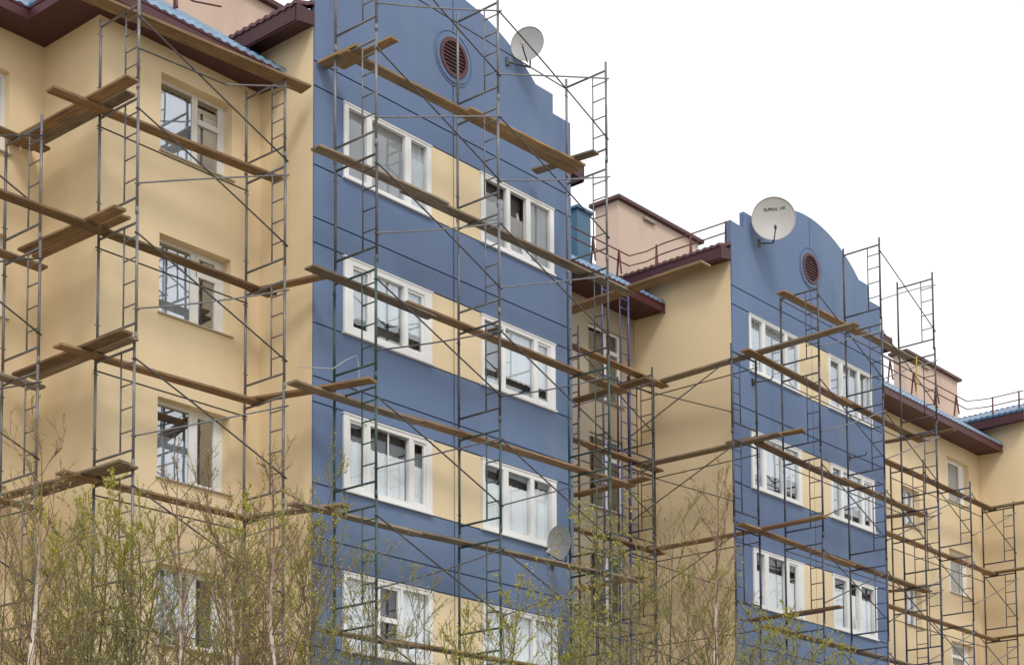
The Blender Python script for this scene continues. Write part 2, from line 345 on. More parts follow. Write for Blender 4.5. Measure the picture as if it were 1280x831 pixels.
FA, FB, FCt = [(.05, .25), (.31, .69), (.76, .95)], [(.06, .34), (.39, .61), (.67, .94)], [(.03, .26), (.31, .70), (.75, .93)]
FULL = [('blind', 0.02, 1)]
def cur(lo=0, hi=1, m='curtain'): return [(m, lo, hi)]
def gable_windows(ox, k, oy, oz):
    z1 = ROWS[k]+oz; z0 = z1-HW; l = (ox+W1[0], ox+W1[1]); r = (ox+W2[0], ox+W2[1])
    if ox == 0:
        if k == 0:
            window(oy, *l, z0, z1, FA, .06, .03, [FULL, FULL, cur(m='lace')])
            window(oy, *r, z0, z1, FB, .07, .03, [cur(0, .8, 'blind'), [('blind', .0, .62)], FULL], tilt=1)
        elif k == 1:
            window(oy, *l, z0, z1, [(.09, .29), (.36, .67), (.71, .91)], .11, .045, [cur(.2, 1, 'lace'), cur(.38), cur(.36)], 'midglass', sash=(0, 2))
            window(oy, *r, z0, z1, FCt, .08, .04, [cur(0, .2, 'lace'), cur(.26), cur(.3)], 'midglass', sash=(2,))
        elif k == 2:
            window(oy, *l, z0, z1, [(.06, .25), (.29, .73), (.78, .93)], .09, .04, [cur(0, .7), cur(0, .66), cur(0, .62)], 'glass', sash=(0, 2), mid=(1,))
            window(oy, *r, z0, z1, [(.03, .27), (.34, .64), (.69, .93)], .10, .04, [cur(0, .72), cur(0, .76), cur(0, .84)], 'glass')
        else:
            window(oy, *l, z0, z1, [(.03, .36), (.39, .63), (.66, .95)], .08, .04, [cur(), cur(0, .5, 'dark'), cur()], 'glass', sash=(1,), transom={1: .5})
            window(oy, *r, z0, z1, [(.03, .31), (.35, .66), (.70, .97)], .08, .04, [cur(), cur(), cur()], 'glass')
    else:
        if k == 0:
            window(oy, *l, z0, z1, [(.03, .25), (.31, .70), (.76, .96)], .055, .03, [cur(m='lace'), cur(m='lace'), cur(m='lace')], 'midglass')
            window(oy, *r, z0, z1, [(.04, .27), (.33, .67), (.72, .96)], .06, .03, [cur(m='lace'), cur(m='lace'), FULL], 'midglass', sash=(0,), mid=(1,))
        elif k == 1:
            window(oy, *l, z0, z1, [(.05, .22), (.28, .61), (.67, .93)], .08, .04, [cur(.30), cur(.36), cur(.42)], 'midglass', mid=(2,))
            window(oy, *r, z0, z1, [(.04, .22), (.28, .70), (.76, .94)], .08, .04, [cur(0, .7, 'lace'), cur(.36), cur(.3)], 'midglass', sash=(2,), mid=(1,))
        elif k == 2:
            window(oy, *l, z0, z1, [(.05, .21), (.29, .62), (.70, .88)], .08, .04, [cur(0, .66), cur(0, .7), cur(0, .62)], sash=(2,))
            window(oy, *r, z0, z1, [(.03, .30), (.36, .58), (.64, .93)], .08, .04, [cur(0, .8), cur(0, .75), cur(0, .72)], tilt=1)
        else:
            window(oy, *l, z0, z1, FA, .08, .04, [cur(), cur(), cur()]); window(oy, *r, z0, z1, FB, .08, .04, [cur(), cur(), cur()])

# --- the blue gabled fronts ---------------------------------------
SAG, HALF = .86, 2.45; RAD = (HALF**2+SAG**2)/(2*SAG)
def top(u):
    if u < .56 or u > FW-.56: return 18.80
    if u < 1.10 or u > FW-1.10: return 19.20
    c = u-FW/2; return 19.20+SAG-RAD+math.sqrt(RAD*RAD-c*c)
def gable(ox, win=True, oy=0.0, oz=0.0):
    gw = .03; zg = []
    for k in range(5):
        t = 16.757-2.8*k; zg += [t+.045, t-HW-.02, t+.49]
    zg = [z for z in zg if z > 0]
    oc = (FW/2, 18.735); holes = []
    if win:
        for k in range(4):
            for W in (W1, W2): holes.append((W[0]+.03, W[1]-.03, ROWS[k]-HW+.03, ROWS[k]-.03))
    us = [0, FW, .56, 1.10, FW-.56, FW-1.10, W1[1], W2[0], FW/2-gw/2, FW/2+gw/2]+[1.10+(FW-2.2)*i/32 for i in range(33)]
    zs = [Z0, 18.7]
    for h in holes: us += [h[0], h[1]]; zs += [h[2], h[3]]
    for z in zg: zs += [z-gw/2, z+gw/2]
    zs += [oc[1]-.54]
    us, zs = uniq(us), uniq(zs)
    def hole(u, z): return any(h[0] < u < h[1] and h[2] < z < h[3] for h in holes)
    def groove(u, z):
        if any(abs(z-g) < gw/2 for g in zg): return True
        return abs(u-FW/2) < gw/2
    def yellow(u, z):
        return win and W1[1]-.03 < u < W2[0]+.03 and any(ROWS[k]-HW-.01 < z < ROWS[k]+.04 for k in range(4))
    bm = bmesh.new()
    cells(bm, us, zs, lambda u, z: not hole(u, z) and not groove(u, z) and not yellow(u, z), lambda u, z: (ox+u, oy, z+oz), top)
    # vertical joint above the round vent
    skirt(bm, (0, .035, 0))
    fw = finish('gable_wall', bm, MAT['blue'], BLD)
    bm = bmesh.new()
    cells(bm, us, zs, lambda u, z: not hole(u, z), lambda u, z: (ox+u, oy+.034, z+oz), top)
    fs = list(bm.faces); bk = bmesh.ops.duplicate(bm, geom=fs)
    vv = [v for v in bk['geom'] if isinstance(v, bmesh.types.BMVert)]
    skirt_edges = None
    bmesh.ops.translate(bm, verts=vv, vec=(0, .09, 0))
    bmesh.ops.remove_doubles(bm, verts=bm.verts, dist=1e-6)
    # side walls between the two sheets
    be = [e for e in bm.edges if e.is_boundary and all(abs(v.co.y-oy-.034) < 1e-4 for v in e.verts)]
    r = bmesh.ops.extrude_edge_only(bm, edges=be)
    bmesh.ops.translate(bm, verts=[v for v in r['geom'] if isinstance(v, bmesh.types.BMVert)], vec=(0, .09, 0))
    finish('wall_core', bm, MAT['blue'], fw)
    if win:
        for k in range(4):                              # each cream panel is split by the upright joint
            for sd in (-1, 1):
                bm = bmesh.new()
                cells(bm, us, zs, lambda u, z: yellow(u, z) and not hole(u, z) and not groove(u, z) and (u-FW/2)*sd > 0 and ROWS[k]-HW-.1 < z < ROWS[k]+.1, lambda u, z: (ox+u, oy, z+oz))
                skirt(bm, (0, .035, 0)); finish('wall_panel', bm, MAT['cream2'], fw)
    # round vent
    def ring(bm, r0, r1, y0, y1, n=48):
        rows = []
        for i in range(n):
            a = 2*math.pi*i/n; c, s = math.cos(a), math.sin(a)
            rows.append([bm.verts.new((ox+oc[0]+r*c, oy+y, oz+oc[1]+r*s)) for r, y in ((r0, y1), (r0, y0), (r1, y0), (r1, y1))])
        for i in range(n):
            p, q = rows[i], rows[(i+1) % n]
            for j in range(4): bm.faces.new((p[j], q[j], q[(j+1) % 4], p[(j+1) % 4]))
    bm = bmesh.new(); ring(bm, .385, .475, -.02, .0); ring(bm, .51, .53, -.014, .0)
    finish('vent_surround', bm, MAT['blue'], fw)
    bm = bmesh.new(); ring(bm, .31, .385, -.04, .0); vent = finish('round_vent', bm, MAT['maroon'], BLD)
    bm = bmesh.new()
    for i in range(9):
        z = oc[1]-.29+i*.0725; hw = math.sqrt(max(.0, .315**2-(z-oc[1])**2))
        if hw > .05:
            an = math.radians(38)
            for (dy, dz) in ((0, 0),):
                v = [bm.verts.new((ox+oc[0]+x, oy+y, oz+zz)) for x in (-hw, hw) for y, zz in ((-.032, z-.03), (-.004, z+.028), (-.004, z+.034), (-.032, z-.024))]
                for j in range(4): bm.faces.new((v[j], v[(j+1) % 4], v[4+(j+1) % 4], v[4+j]))
    finish('louvre', bm, MAT['maroon'], vent)
    bm = bmesh.new(); c = [bm.verts.new((ox+oc[0]+.32*math.cos(2*math.pi*i/40), oy-.003, oz+oc[1]+.32*math.sin(2*math.pi*i/40))) for i in range(40)]; bm.faces.new(c)
    finish('vent_backing', bm, MAT['dark'], vent)
    if win:
        for k in range(4): gable_windows(ox, k, oy, oz)
EY, EZ = .135, .025
gable(0); gable(EX, True, EY, EZ); gable(GX, False)

# --- cream walls ----------------------------------------------------
BW = [(-2.205, -.665, ROWS[k]-.10-1.36, ROWS[k]-.10) for k in range(5) if k < 4]
AW = [(-5.66, -4.12, ROWS[k]-.33-1.40, ROWS[k]-.33) for k in range(4)]
DW = [(11.41, 12.72, z-1.75, z) for z in (16.60, 13.98, 11.20, 8.4)]
FWn = [(27.17, 28.62, ROWS[k]-.10-1.33, ROWS[k]-.10) for k in range(4)]
FS = [(24.30, 25.36, z-1.13, z) for z in (15.17, 12.28, 9.5)]
wallY('wall', YA, -16, -3.46, 17.25, AW, MAT['cream'])
wallX('wall', -3.46, YB+.3, YA, 17.25, MAT['cream'])
wallY('wall', YB, -3.46, 0, 17.25, BW, MAT['cream'])
wallX('wall', 0-.004, .037, 8, 17.98, MAT['cream'])
wallX('wall', FW-.3, .33, 8, 17.98, MAT['cream'])
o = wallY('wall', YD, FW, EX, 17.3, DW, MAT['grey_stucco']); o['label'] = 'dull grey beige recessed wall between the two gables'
wallX('wall', EX-.004, EY+.037, 8, 17.98, MAT['cream'])
wallX('wall', EX+FW-.3, .33, 8, 17.98, MAT['cream'])
wallY('wall', YF, EX+FW, GX, 17.3, FWn+FS, MAT['cream'])
wallX('wall', GX-.004, .037, 8, 17.98, MAT['cream'])
bm = bmesh.new(); box(bm, -16, GX+FW, 13.7, 14, Z0, 17.3); finish('wall', bm, MAT['cream'], BLD)
bm = bmesh.new(); box(bm, -16.3, -16, YA, 14, Z0, 17.3); finish('wall', bm, MAT['cream'], BLD)
bm = bmesh.new(); box(bm, GX+FW, GX+FW+.3, .03, 14, Z0, 17.98); finish('wall', bm, MAT['cream'], BLD)

two = [(.06, .50), (.60, .92)]
for k, h in enumerate(BW):
    window(YB, h[0], h[1], h[2], h[3], [(.02, .53), (.61, .90)], .06, 0, [[('lace', 0, (.92, .72, .6, .9)[k])], [('blind', .0, .80)] if k == 0 else []],
           'mirror' if k != 3 else 'midglass', 'white_old' if k < 2 else 'white', sash=(1,) if k else (), sill=True, depth=.20, transom={1: .66} if k == 0 else ({1: .72} if k == 1 else None))
for k, h in enumerate(AW): window(YA, *h, [(.05, .45), (.55, .95)], .07, 0, [cur(), cur()], 'midglass', 'white_old', sill=True, depth=.14)
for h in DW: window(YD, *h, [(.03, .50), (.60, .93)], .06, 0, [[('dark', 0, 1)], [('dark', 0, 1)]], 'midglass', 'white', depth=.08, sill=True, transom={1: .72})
for k, h in enumerate(FWn): window(YF, *h, [(.03, .18), (.27, .76)], .10, 0, [cur(m='lace'), cur(m='lace')], 'midglass', 'white', depth=.16, sill=True, transom={0: .62} if k < 1 else ({1: .70} if k == 2 else None))
for k, h in enumerate(FS): window(YF, *h, [(.04, .46), (.54, .80)], .07, 0, [[], cur(m='lace')], 'midglass', 'white_old', depth=.16, sill=True)

# --- eaves and roofs -------------------------------------------------
def eaves(pts, inner, zs, zf, ht=.2):
    """boxed eave: pts is the outer edge line, inner the wall line below it"""
    bm = bmesh.new(); n = len(pts)
    lo = [bm.verts.new((x, y, zf)) for x, y in pts]; hi = [bm.verts.new((x, y, zf+ht)) for x, y in pts]
    wl = [bm.verts.new((x, y, zs)) for x, y in inner]; wh = [bm.verts.new((x, y, zf+ht-.01)) for x, y in inner]
    for i in range(n-1):
        bm.faces.new((lo[i], lo[i+1], hi[i+1], hi[i])); bm.faces.new((lo[i], lo[i+1], wl[i+1], wl[i])); bm.faces.new((hi[i], hi[i+1], wh[i+1], wh[i]))
    for i in (0, n-1): bm.faces.new((lo[i], hi[i], wh[i], wl[i]))
    return bm
def add_eave(pts, inner, zs, zf, roof, ht=.2):
    e = finish('eave', eaves(pts, inner, zs, zf, ht), MAT['soffit'], roof)
    bm = bmesh.new(); n = len(pts)                          # folded fascia sheet standing proud of the box, with a lip
    for (x0, y0), (x1, y1) in zip(pts[:-1], pts[1:]):
        d = Vector((x1-x0, y1-y0, 0)).normalized(); nn = Vector((d.y, -d.x, 0))
        if nn.y > .5 or nn.x > .5 and False: nn = -nn
        a, b = Vector((x0, y0, 0)), Vector((x1, y1, 0))
        for z0, z1, o0, o1 in ((zf-.006, zf+ht-.012, .003, .02), (zf-.03, zf+.012, .0205, .033), (zf+ht-.05, zf+ht+.012, .0205, .035)):
            vs = [bm.verts.new(p+nn*o+Vector((0, 0, z))) for z in (z0, z1) for o in (o0, o1) for p in (a, b)]
            for q in ((0, 1, 3, 2), (4, 6, 7, 5), (0, 4, 5, 1), (2, 3, 7, 6), (0, 2, 6, 4), (1, 5, 7, 3)): bm.faces.new([vs[i] for i in q])
    finish('fascia', bm, MAT['maroon'], roof)
def wave(s): 
    s = s % 1.0; return .5+.5*math.cos(2*math.pi*s)
def tile_roof(x0, x1, y0, y1, zfun, run, dx, dy, inside=lambda x, y: True):
    """pressed metal tiles: waves across the slope, a step every 0.35 m up the slope; run='y' slopes along y"""
    bm = bmesh.new(); nx, ny = int((x1-x0)/dx), int((y1-y0)/dy); vs = []
    for i in range(nx+1):
        row = []
        for j in range(ny+1):
            x, y = x0+(x1-x0)*i/nx, y0+(y1-y0)*j/ny
            z, up = zfun(x, y); ac = x if run == 'y' else y
            row.append(bm.verts.new((x, y, z+.03*wave(ac/.19)+.022*(1-(up/.35) % 1.0))))
        vs.append(row)
    for i in range(nx):
        for j in range(ny):
            xc, yc = x0+(x1-x0)*(i+.5)/nx, y0+(y1-y0)*(j+.5)/ny
            if inside(xc, yc): bm.faces.new((vs[i][j], vs[i+1][j], vs[i+1][j+1], vs[i][j+1]))
    for v in [v for v in bm.verts if not v.link_faces]: bm.verts.remove(v)
    skirt(bm, (0, 0, -.07))
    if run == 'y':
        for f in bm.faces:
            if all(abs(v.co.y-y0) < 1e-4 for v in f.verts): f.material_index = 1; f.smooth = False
    return bm
SL = .77
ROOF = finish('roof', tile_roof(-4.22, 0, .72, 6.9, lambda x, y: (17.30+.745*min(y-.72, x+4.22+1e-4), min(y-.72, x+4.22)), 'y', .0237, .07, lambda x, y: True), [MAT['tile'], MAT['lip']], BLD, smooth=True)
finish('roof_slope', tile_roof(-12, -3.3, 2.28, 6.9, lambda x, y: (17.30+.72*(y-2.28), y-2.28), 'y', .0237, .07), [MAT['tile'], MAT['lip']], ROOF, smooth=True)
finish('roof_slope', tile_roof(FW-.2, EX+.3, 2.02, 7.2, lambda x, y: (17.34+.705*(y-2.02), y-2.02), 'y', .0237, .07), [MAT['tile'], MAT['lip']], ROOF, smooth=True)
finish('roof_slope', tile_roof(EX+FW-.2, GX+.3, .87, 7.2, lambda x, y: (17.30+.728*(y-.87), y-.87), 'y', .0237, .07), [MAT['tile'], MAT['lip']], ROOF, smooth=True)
SG = .37
for ox in (0, EX, GX):
    oy = EY if ox == EX else 0.0; rm = MAT['tile' if ox == GX else 'maroon']
    l, r, c = ox-.47, ox+FW+.60, ox+FW/2
    finish('roof_slope', tile_roof(l, c, oy+.31, 8.2, lambda x, y, l=l: (18.1+SG*(x-l), x-l), 'x', .07, .0237), rm, ROOF, smooth=True)
    finish('roof_slope', tile_roof(c, r, oy+.31, 8.2, lambda x, y, r=r: (18.1+SG*(r-x), r-x), 'x', .07, .0237), rm, ROOF, smooth=True)
    # overlapping strips that carry the tiles past the wall line to the front
    finish('roof_verge', tile_roof(l, ox-.002, oy, oy+.31, lambda x, y, l=l: (18.1+SG*(x-l), x-l), 'x', .05, .0237), rm, ROOF, smooth=True)
    add_eave([(ox-.45, oy+.002), (ox-.45, 2.95)], [(ox-.004, oy+.002), (ox-.004, 2.95)], 17.88, 17.80, ROOF, .32)
    add_eave([(ox+FW+.58, 2.2), (ox+FW+.58, 0.10)], [(ox+FW, 2.2), (ox+FW, 0.10)], 17.88, 17.80, ROOF, .32)
add_eave([(-16, 2.32), (-4.18, 2.32), (-4.18, .76), (-.003, .76)], [(-16, YA), (-3.46, YA), (-3.46, YB), (-.003, YB)], 17.12, 17.08, ROOF)
add_eave([(FW+.003, 2.06), (EX-.003, 2.06)], [(FW+.003, YD), (EX-.003, YD)], 17.14, 17.12, ROOF)
add_eave([(EX+FW+.003, .91), (GX-.003, .91)], [(EX+FW+.003, YF), (GX-.003, YF)], 17.12, 17.08, ROOF)
# back slope closes the building
bm = bmesh.new()
q = [bm.verts.new(p) for p in ((-16, 6.9, 20.6), (GX+FW, 6.9, 20.6), (GX+FW, 14.4, 17.2), (-16, 14.4, 17.2))]; bm.faces.new(q)
q = [bm.verts.new(p) for p in ((-16, 2.3, 17.3), (-11.9, 2.3, 17.3), (-11.9, 6.9, 20.6), (-16, 6.9, 20.6))]; bm.faces.new(q)
finish('roof_slope', bm, MAT['tile'], ROOF)
# chimney clad in blue sheet, just past the nearer gable
bm = bmesh.new(); box(bm, 11.72, 12.24, 3.5, 4.0, 18.0, 19.62); box(bm, 11.66, 12.30, 3.44, 4.06, 19.62, 19.68)
v = bm.verts
finish('chimney', bm, MAT['chim'], ROOF)
# pink lift houses on the ridge
def lift_house(x0, x1, y0, y1, zt):
    bm = bmesh.new(); box(bm, x0, x1, y0, y1, 18, zt); h = finish('lift_house', bm, MAT['pink'], BLD)
    bm = bmesh.new(); box(bm, x0-.14, x1+.14, y0-.14, y1+.14, zt, zt+.10); finish('lift_house_roof', bm, MAT['maroon'], h)
    bm = bmesh.new(); tube(bm, [(x0+1.2, y0-.06, zt-.16), (x0+1.75, y0-.06, zt-.16)], .05, 10); finish('vent_pipe', bm, MAT['grey_stucco'], h)
lift_house(19.35, 23.45, 8, 8.85, 23.80)
lift_house(36.9, 41.1, 8, 8.5, 23.95)
lift_house(-1.6, 5.9, 7.2, 8.6, 23.25)
# roof railings
def railing(path, posts, ht=.52):
    """path: list of ground points; posts: parameter pairs (point, direction along the run)"""
    bm = bmesh.new()
    for h in (ht, ht*.52): tube(bm, [Vector(p)+Vector((0, 0, h)) for p in path], .016, 6)
    rl = finish('roof_railing', bm, MAT['rust'], BLD)
    for (p, d) in posts:
        p = Vector(p); d = Vector(d).normalized(); b2 = bmesh.new()
        tube(b2, [p-d*.12+Vector((0, 0, -.08)), p+Vector((0, 0, ht+.02))], .026, 6); tube(b2, [p+d*.12+Vector((0, 0, -.08)), p+Vector((0, 0, ht+.02))], .026, 6)
        finish('railing_post', b2, MAT['rust'], rl)
zD = 17.42+SL*.62
railing([(8, 2.62, zD+.05), (12.6, 2.62, zD+.05), (13.15, 2.5, zD+.30), (13.35, 2.2, 18.36), (13.35, .2, 18.36)],
        [((x, 2.62, zD+.05), (.5, 1, 0)) for x in (8.9, 10.05, 11.2, 12.2)]+[((13.35, y, 18.36), (1, .5, 0)) for y in (2.35, 1.35, .35)])
zFr = 17.4+SL*.63
railing([(20.8, 1.5, zFr+.12), (28.2, 1.5, zFr+.12), (28.9, 1.4, 18.2), (29.15, 1.2, 18.26), (29.15, .1, 18.26)],
        [((x, 1.5, zFr+.12), (.5, 1, 0)) for x in (22.1, 23.4, 24.8, 26.2, 27.5)]+[((29.15, y, 18.26), (1, .5, 0)) for y in (1.1, .25)])
railing([(-4, 2.2, 18.5), (-.9, 2.2, 18.5), (-.35, 2.1, 18.6)], [((x, 2.2, 18.5), (.5, 1, 0)) for x in (-2.6, -1.3)])

# ------------------------------------------------------------------ scaffolding
# one welded frame: two posts 1 m apart, two crossbars and a half-width ladder; y = 0 at the wall post, y = -1 at the outer post
def frame_meshes(mat):
    def mesh(name, fn):
        bm = bmesh.new(); fn(bm); bmesh.ops.recalc_face_normals(bm, faces=bm.faces)
        for f in bm.faces: f.smooth = True
        me = bpy.data.meshes.new(name); bm.to_mesh(me); bm.free(); me.materials.append(mat); return me
    def posts(bm):
        for y in (0, -1):
            tube(bm, [(0, y, 0), (0, y, 1.995)], .0245, 10)
            tube(bm, [(0, y, -.05), (0, y, .07)], .029, 10)
            for z in (.43, 1.64): tube(bm, [(-.05, y, z), (.05, y, z)], .011, 6)
    def bar(bm): tube(bm, [(0, -.02, 0), (0, -.98, 0)], .021, 8)
    def ladder(bm):
        tube(bm, [(0, -.67, .23), (0, -.67, 1.81)], .0145, 6)
        for z in (.53, .90, 1.27, 1.6): tube(bm, [(0, -.675, z), (0, -.98, z)], .0125, 6)
    return mesh('ladder_frame', posts), mesh('crossbar', bar), mesh('ladder', ladder)
FM = {k: frame_meshes(MAT[k]) for k in ('steel', 'dsteel', 'green', 'bluetube', 'purple')}
def put_frame(root, x, y, z, rot=0, mat='steel', sz=1.0):
    a, b, c = FM[mat]
    f = bpy.data.objects.new('ladder_frame', a); f.parent = root
    f.location = Vector((x+random.uniform(-.012, .012), y+random.uniform(-.012, .012), z))-root.location; f.rotation_euler = (0, 0, rot); f.scale = (1, 1, sz); C.objects.link(f)
    for h in (.22, 1.82):
        o = bpy.data.objects.new('crossbar', b); o.parent = f; o.location = (0, 0, h); C.objects.link(o)
    o = bpy.data.objects.new('ladder', c); o.parent = f; C.objects.link(o)
    return f
def rod(root, a, b, r=.0135, mat='dsteel', name='cross_brace', sag=0):
    bm = bmesh.new(); a, b = Vector(a), Vector(b); e = (b-a).normalized()*.04
    n = 5; pts = [a-e+(b-a+2*e)*i/n+Vector((0, 0, -sag*4*(i/n)*(1-i/n))) for i in range(n+1)]
    tube(bm, pts, r, 6); return finish(name, bm, MAT[mat], root, smooth=True)
def xbrace(root, p0, p1, z, matd='dsteel', mata='steel', sag=.0):
    (x0, y0), (x1, y1) = p0, p1; d = Vector((x1-x0, y1-y0, 0)).normalized(); nn = Vector((d.y, -d.x, 0))*.03
    rod(root, Vector((x0, y0, z+1.64))+nn, Vector((x1, y1, z+.43))+nn, .0145, matd, sag=random.uniform(-.03, .03))
    rod(root, Vector((x0, y0, z+.43))+nn*1.9, Vector((x1, y1, z+1.64))+nn*1.9, .0145, mata, sag=random.uniform(-.03, .05))
def scaffold(label, x, y): 
    r = empty('scaffold', (x, y, Z0)); return tag(r, label, 'scaffold', 'scaffold runs along the facade')
def tiers(t, n=99): 
    z = t; o = []
    while z > -1.2: o.append(z); z -= 2
    return o
# left recess
s = scaffold('grey tube scaffold in the left recess, cut off by the photo edge', -4.42, 2)
for x in (-4.42, -7.45):
    for z in tiers(13.1): put_frame(s, x, 2.55, z)
for z in tiers(13.1): xbrace(s, (-7.45, 1.55), (-4.42, 1.55), z, 'dsteel', 'dsteel')
# cream bay
s = scaffold('grey tube scaffold before the cream bay with three tall windows', -2.2, .5)
for x in (-3.72, -.66):
    for z in tiers(13.3): put_frame(s, x, 1.0, z)
    put_frame(s, x, 1.0, 15.3, sz=.735)
for z in tiers(13.3):
    xbrace(s, (-3.72, 0), (-.66, 0), z, 'dsteel', 'steel'); rod(s, (-3.72, 1.0, z+1.69), (-.66, 1.0, z+1.69), .013, 'dsteel', 'ledger')
rod(s, (-3.72, -.03, 16.43), (-.66, -.03, 15.21), .0145); rod(s, (-3.72, -.05, 15.9), (-2.0, -.05, 16.0), .0135, 'dsteel'); rod(s, (-2.0, -.05, 16.0), (-.66, -.05, 16.5), .0135, 'steel')
# nearer gable
s = scaffold('tall scaffold of grey and green frames before the nearer blue gable', 3.24, -.9)
for x, lim in ((.12, 11.4), (3.24, 9.4), (6.47, 11.4)):
    for z in tiers(17.35): put_frame(s, x, -.4, z, mat='steel' if z > lim+2 else ('green' if z < lim else 'dsteel'))
for i, (a, b) in enumerate(((.12, 3.24), (3.24, 6.47))):
    for z in tiers(17.35):
        m2 = 'steel' if z > 12 else 'dsteel'
        xbrace(s, (a, -1.4), (b, -1.4), z, 'dsteel', m2)
        if z in (17.35, 11.35, 7.35): rod(s, (a, -.4, z+1.80), (b, -.4, z+1.80), .013, 'dsteel', 'ledger')
# recess between the gables
s = scaffold('crowded blue tube scaffold in the recess between the two gables', 11, 1.8)
for z in tiers(15.1): put_frame(s, 10.72, 2.0, z, rot=math.radians(90), mat='purple')
for z in tiers(13.3): put_frame(s, 11.93, 2.5, z, mat='dsteel')
for z in tiers(13.5): put_frame(s, 9.18, 2.5, z, mat='dsteel')
for z in tiers(13.3): xbrace(s, (9.18, 1.5), (11.93, 1.5), z, 'dsteel', 'dsteel')
for z in tiers(13.3): rod(s, (9.18, 2.5, z+1.69), (11.93, 2.5, z+1.69), .013, 'dsteel', 'ledger')
# return wall of the farther gable
s = scaffold('scaffold of dark frames along the cream return wall beside the farther gable', 12.3, .6)
for z in tiers(13.2): put_frame(s, 12.84, 2.12, z, rot=math.radians(-90), mat='dsteel')
for z in tiers(13.3): put_frame(s, 12.84, -.74, z, rot=math.radians(-90), mat='bluetube' if z < 12 else 'dsteel')
for z in tiers(13.3):
    rod(s, (11.81, 2.1, z+.43), (11.81, -.72, z+1.64)); rod(s, (11.79, 2.1, z+1.64), (11.79, -.72, z+.43)); rod(s, (12.84, 2.1, z+1.69), (12.84, -.74, z+1.69), .013, 'dsteel', 'ledger')
# farther gable
s = scaffold('tall scaffold of dark blue frames before the farther blue gable', 17.5, -.9)
for x, t in ((14.5, 15.35), (17.5, 17.35), (20.32, 17.35)):
    for z in tiers(t): put_frame(s, x, -.4, z, mat='dsteel' if z > 13.5 else 'bluetube')
for a, b, t in ((14.5, 17.5, 15.35), (17.5, 20.32, 17.35)):
    for z in tiers(t): 
        xbrace(s, (a, -1.4), (b, -1.4), z, 'dsteel', 'steel'if z > 12 else 'dsteel')
        if z < 17: rod(s, (a, -.4, z+1.80), (b, -.4, z+1.80), .013, 'dsteel', 'ledger')
# right cream wall
s = scaffold('dark blue tube scaffold before the cream wall at the right edge', 25.75, .8)
for x in (22.9, 25.75, 28.65):
    for z in tiers(13.3): put_frame(s, x, 1.3, z, mat='bluetube' if x > 25 else 'dsteel')
for a, b in ((22.9, 25.75), (25.75, 28.65)):
    for z in tiers(13.3): xbrace(s, (a, .3), (b, .3), z, 'dsteel', 'steel'); rod(s, (a, 1.3, z+1.69), (b, 1.3, z+1.69), .013, 'dsteel', 'ledger')

# ------------------------------------------------------------------ planks
PG = 'planks laid on the scaffolding'
def plank(label, a, b, z, wd=.24, th=.045, mat='wood', z2=None):
    if mat == 'wood' and random.random() < .3: mat = 'greyw'
    a, b = Vector((*a, z)), Vector((*b, z if z2 is None else z2)); L = (b-a).length; n = 10
    bm = bmesh.new(); bow = random.uniform(-.012, .012); tw = random.uniform(-.03, .03); cr = random.uniform(-.01, .01)
    rows = []
    for i in range(n+1):
        t = i/n; x = -L/2+L*t; zz = bow*(1-(2*t-1)**2)
        wj = wd*(1+random.uniform(-.012, .012)); yy = cr*math.sin(3*t)
        row = []
        for (yf, zf) in ((-.5, -.5), (.5, -.5), (.5, .5), (-.5, .5)):
            y = yy+yf*wj; row.append(bm.verts.new((x+(random.uniform(-.012, .012) if i in (0, n) else 0), y, zz+zf*th+tw*y*(2*t-1))))
        rows.append(row)
    for p, q in zip(rows[:-1], rows[1:]):
        for j in range(4): bm.faces.new((p[j], q[j], q[(j+1) % 4], p[(j+1) % 4]))
    bm.faces.new(rows[0]); bm.faces.new(rows[-1])
    bmesh.ops.recalc_face_normals(bm, faces=bm.faces)
    es = [e for e in bm.edges if abs(e.calc_face_angle(0)) > 1]
    bmesh.ops.bevel(bm, geom=es, offset=.006, segments=1, affect='EDGES')
    me = bpy.data.meshes.new('scaffold_plank'); bm.to_mesh(me); bm.free(); me.materials.append(MAT[mat])
    o = bpy.data.objects.new('scaffold_plank', me); o.location = (a+b)/2
    d = (b-a).normalized(); yv = Vector((0, 0, 1)).cross(d).normalized(); zv = d.cross(yv)
    o.rotation_euler = Matrix((d, yv, zv)).transposed().to_euler(); C.objects.link(o)
    return tag(o, label, 'plank', PG)
T = .166
ORD = {17: 'topmost', 15: 'second', 13: 'third', 11: 'fourth', 9: 'fifth', 7: 'lowest visible'}
# cream bay
plank('wide pale plank tight under the maroon eave of the left cream bay', (-5.0, .50), (-.17, .02), 16.665, .30, .05, 'fresh')
plank('long plank crossing the uppermost window of the left cream bay', (-4.73, .86), (-.30, .56), 15+T)
plank('long dark plank crossing the middle window of the left cream bay', (-5.9, .80), (-.28, .74), 13+T)
plank('plank just above the third window of the left cream bay', (-4.51, .90), (-.55, .70), 11+T)
plank('plank under the third window of the left cream bay, behind birch twigs', (-4.47, .83), (-.6, .85), 9+T)
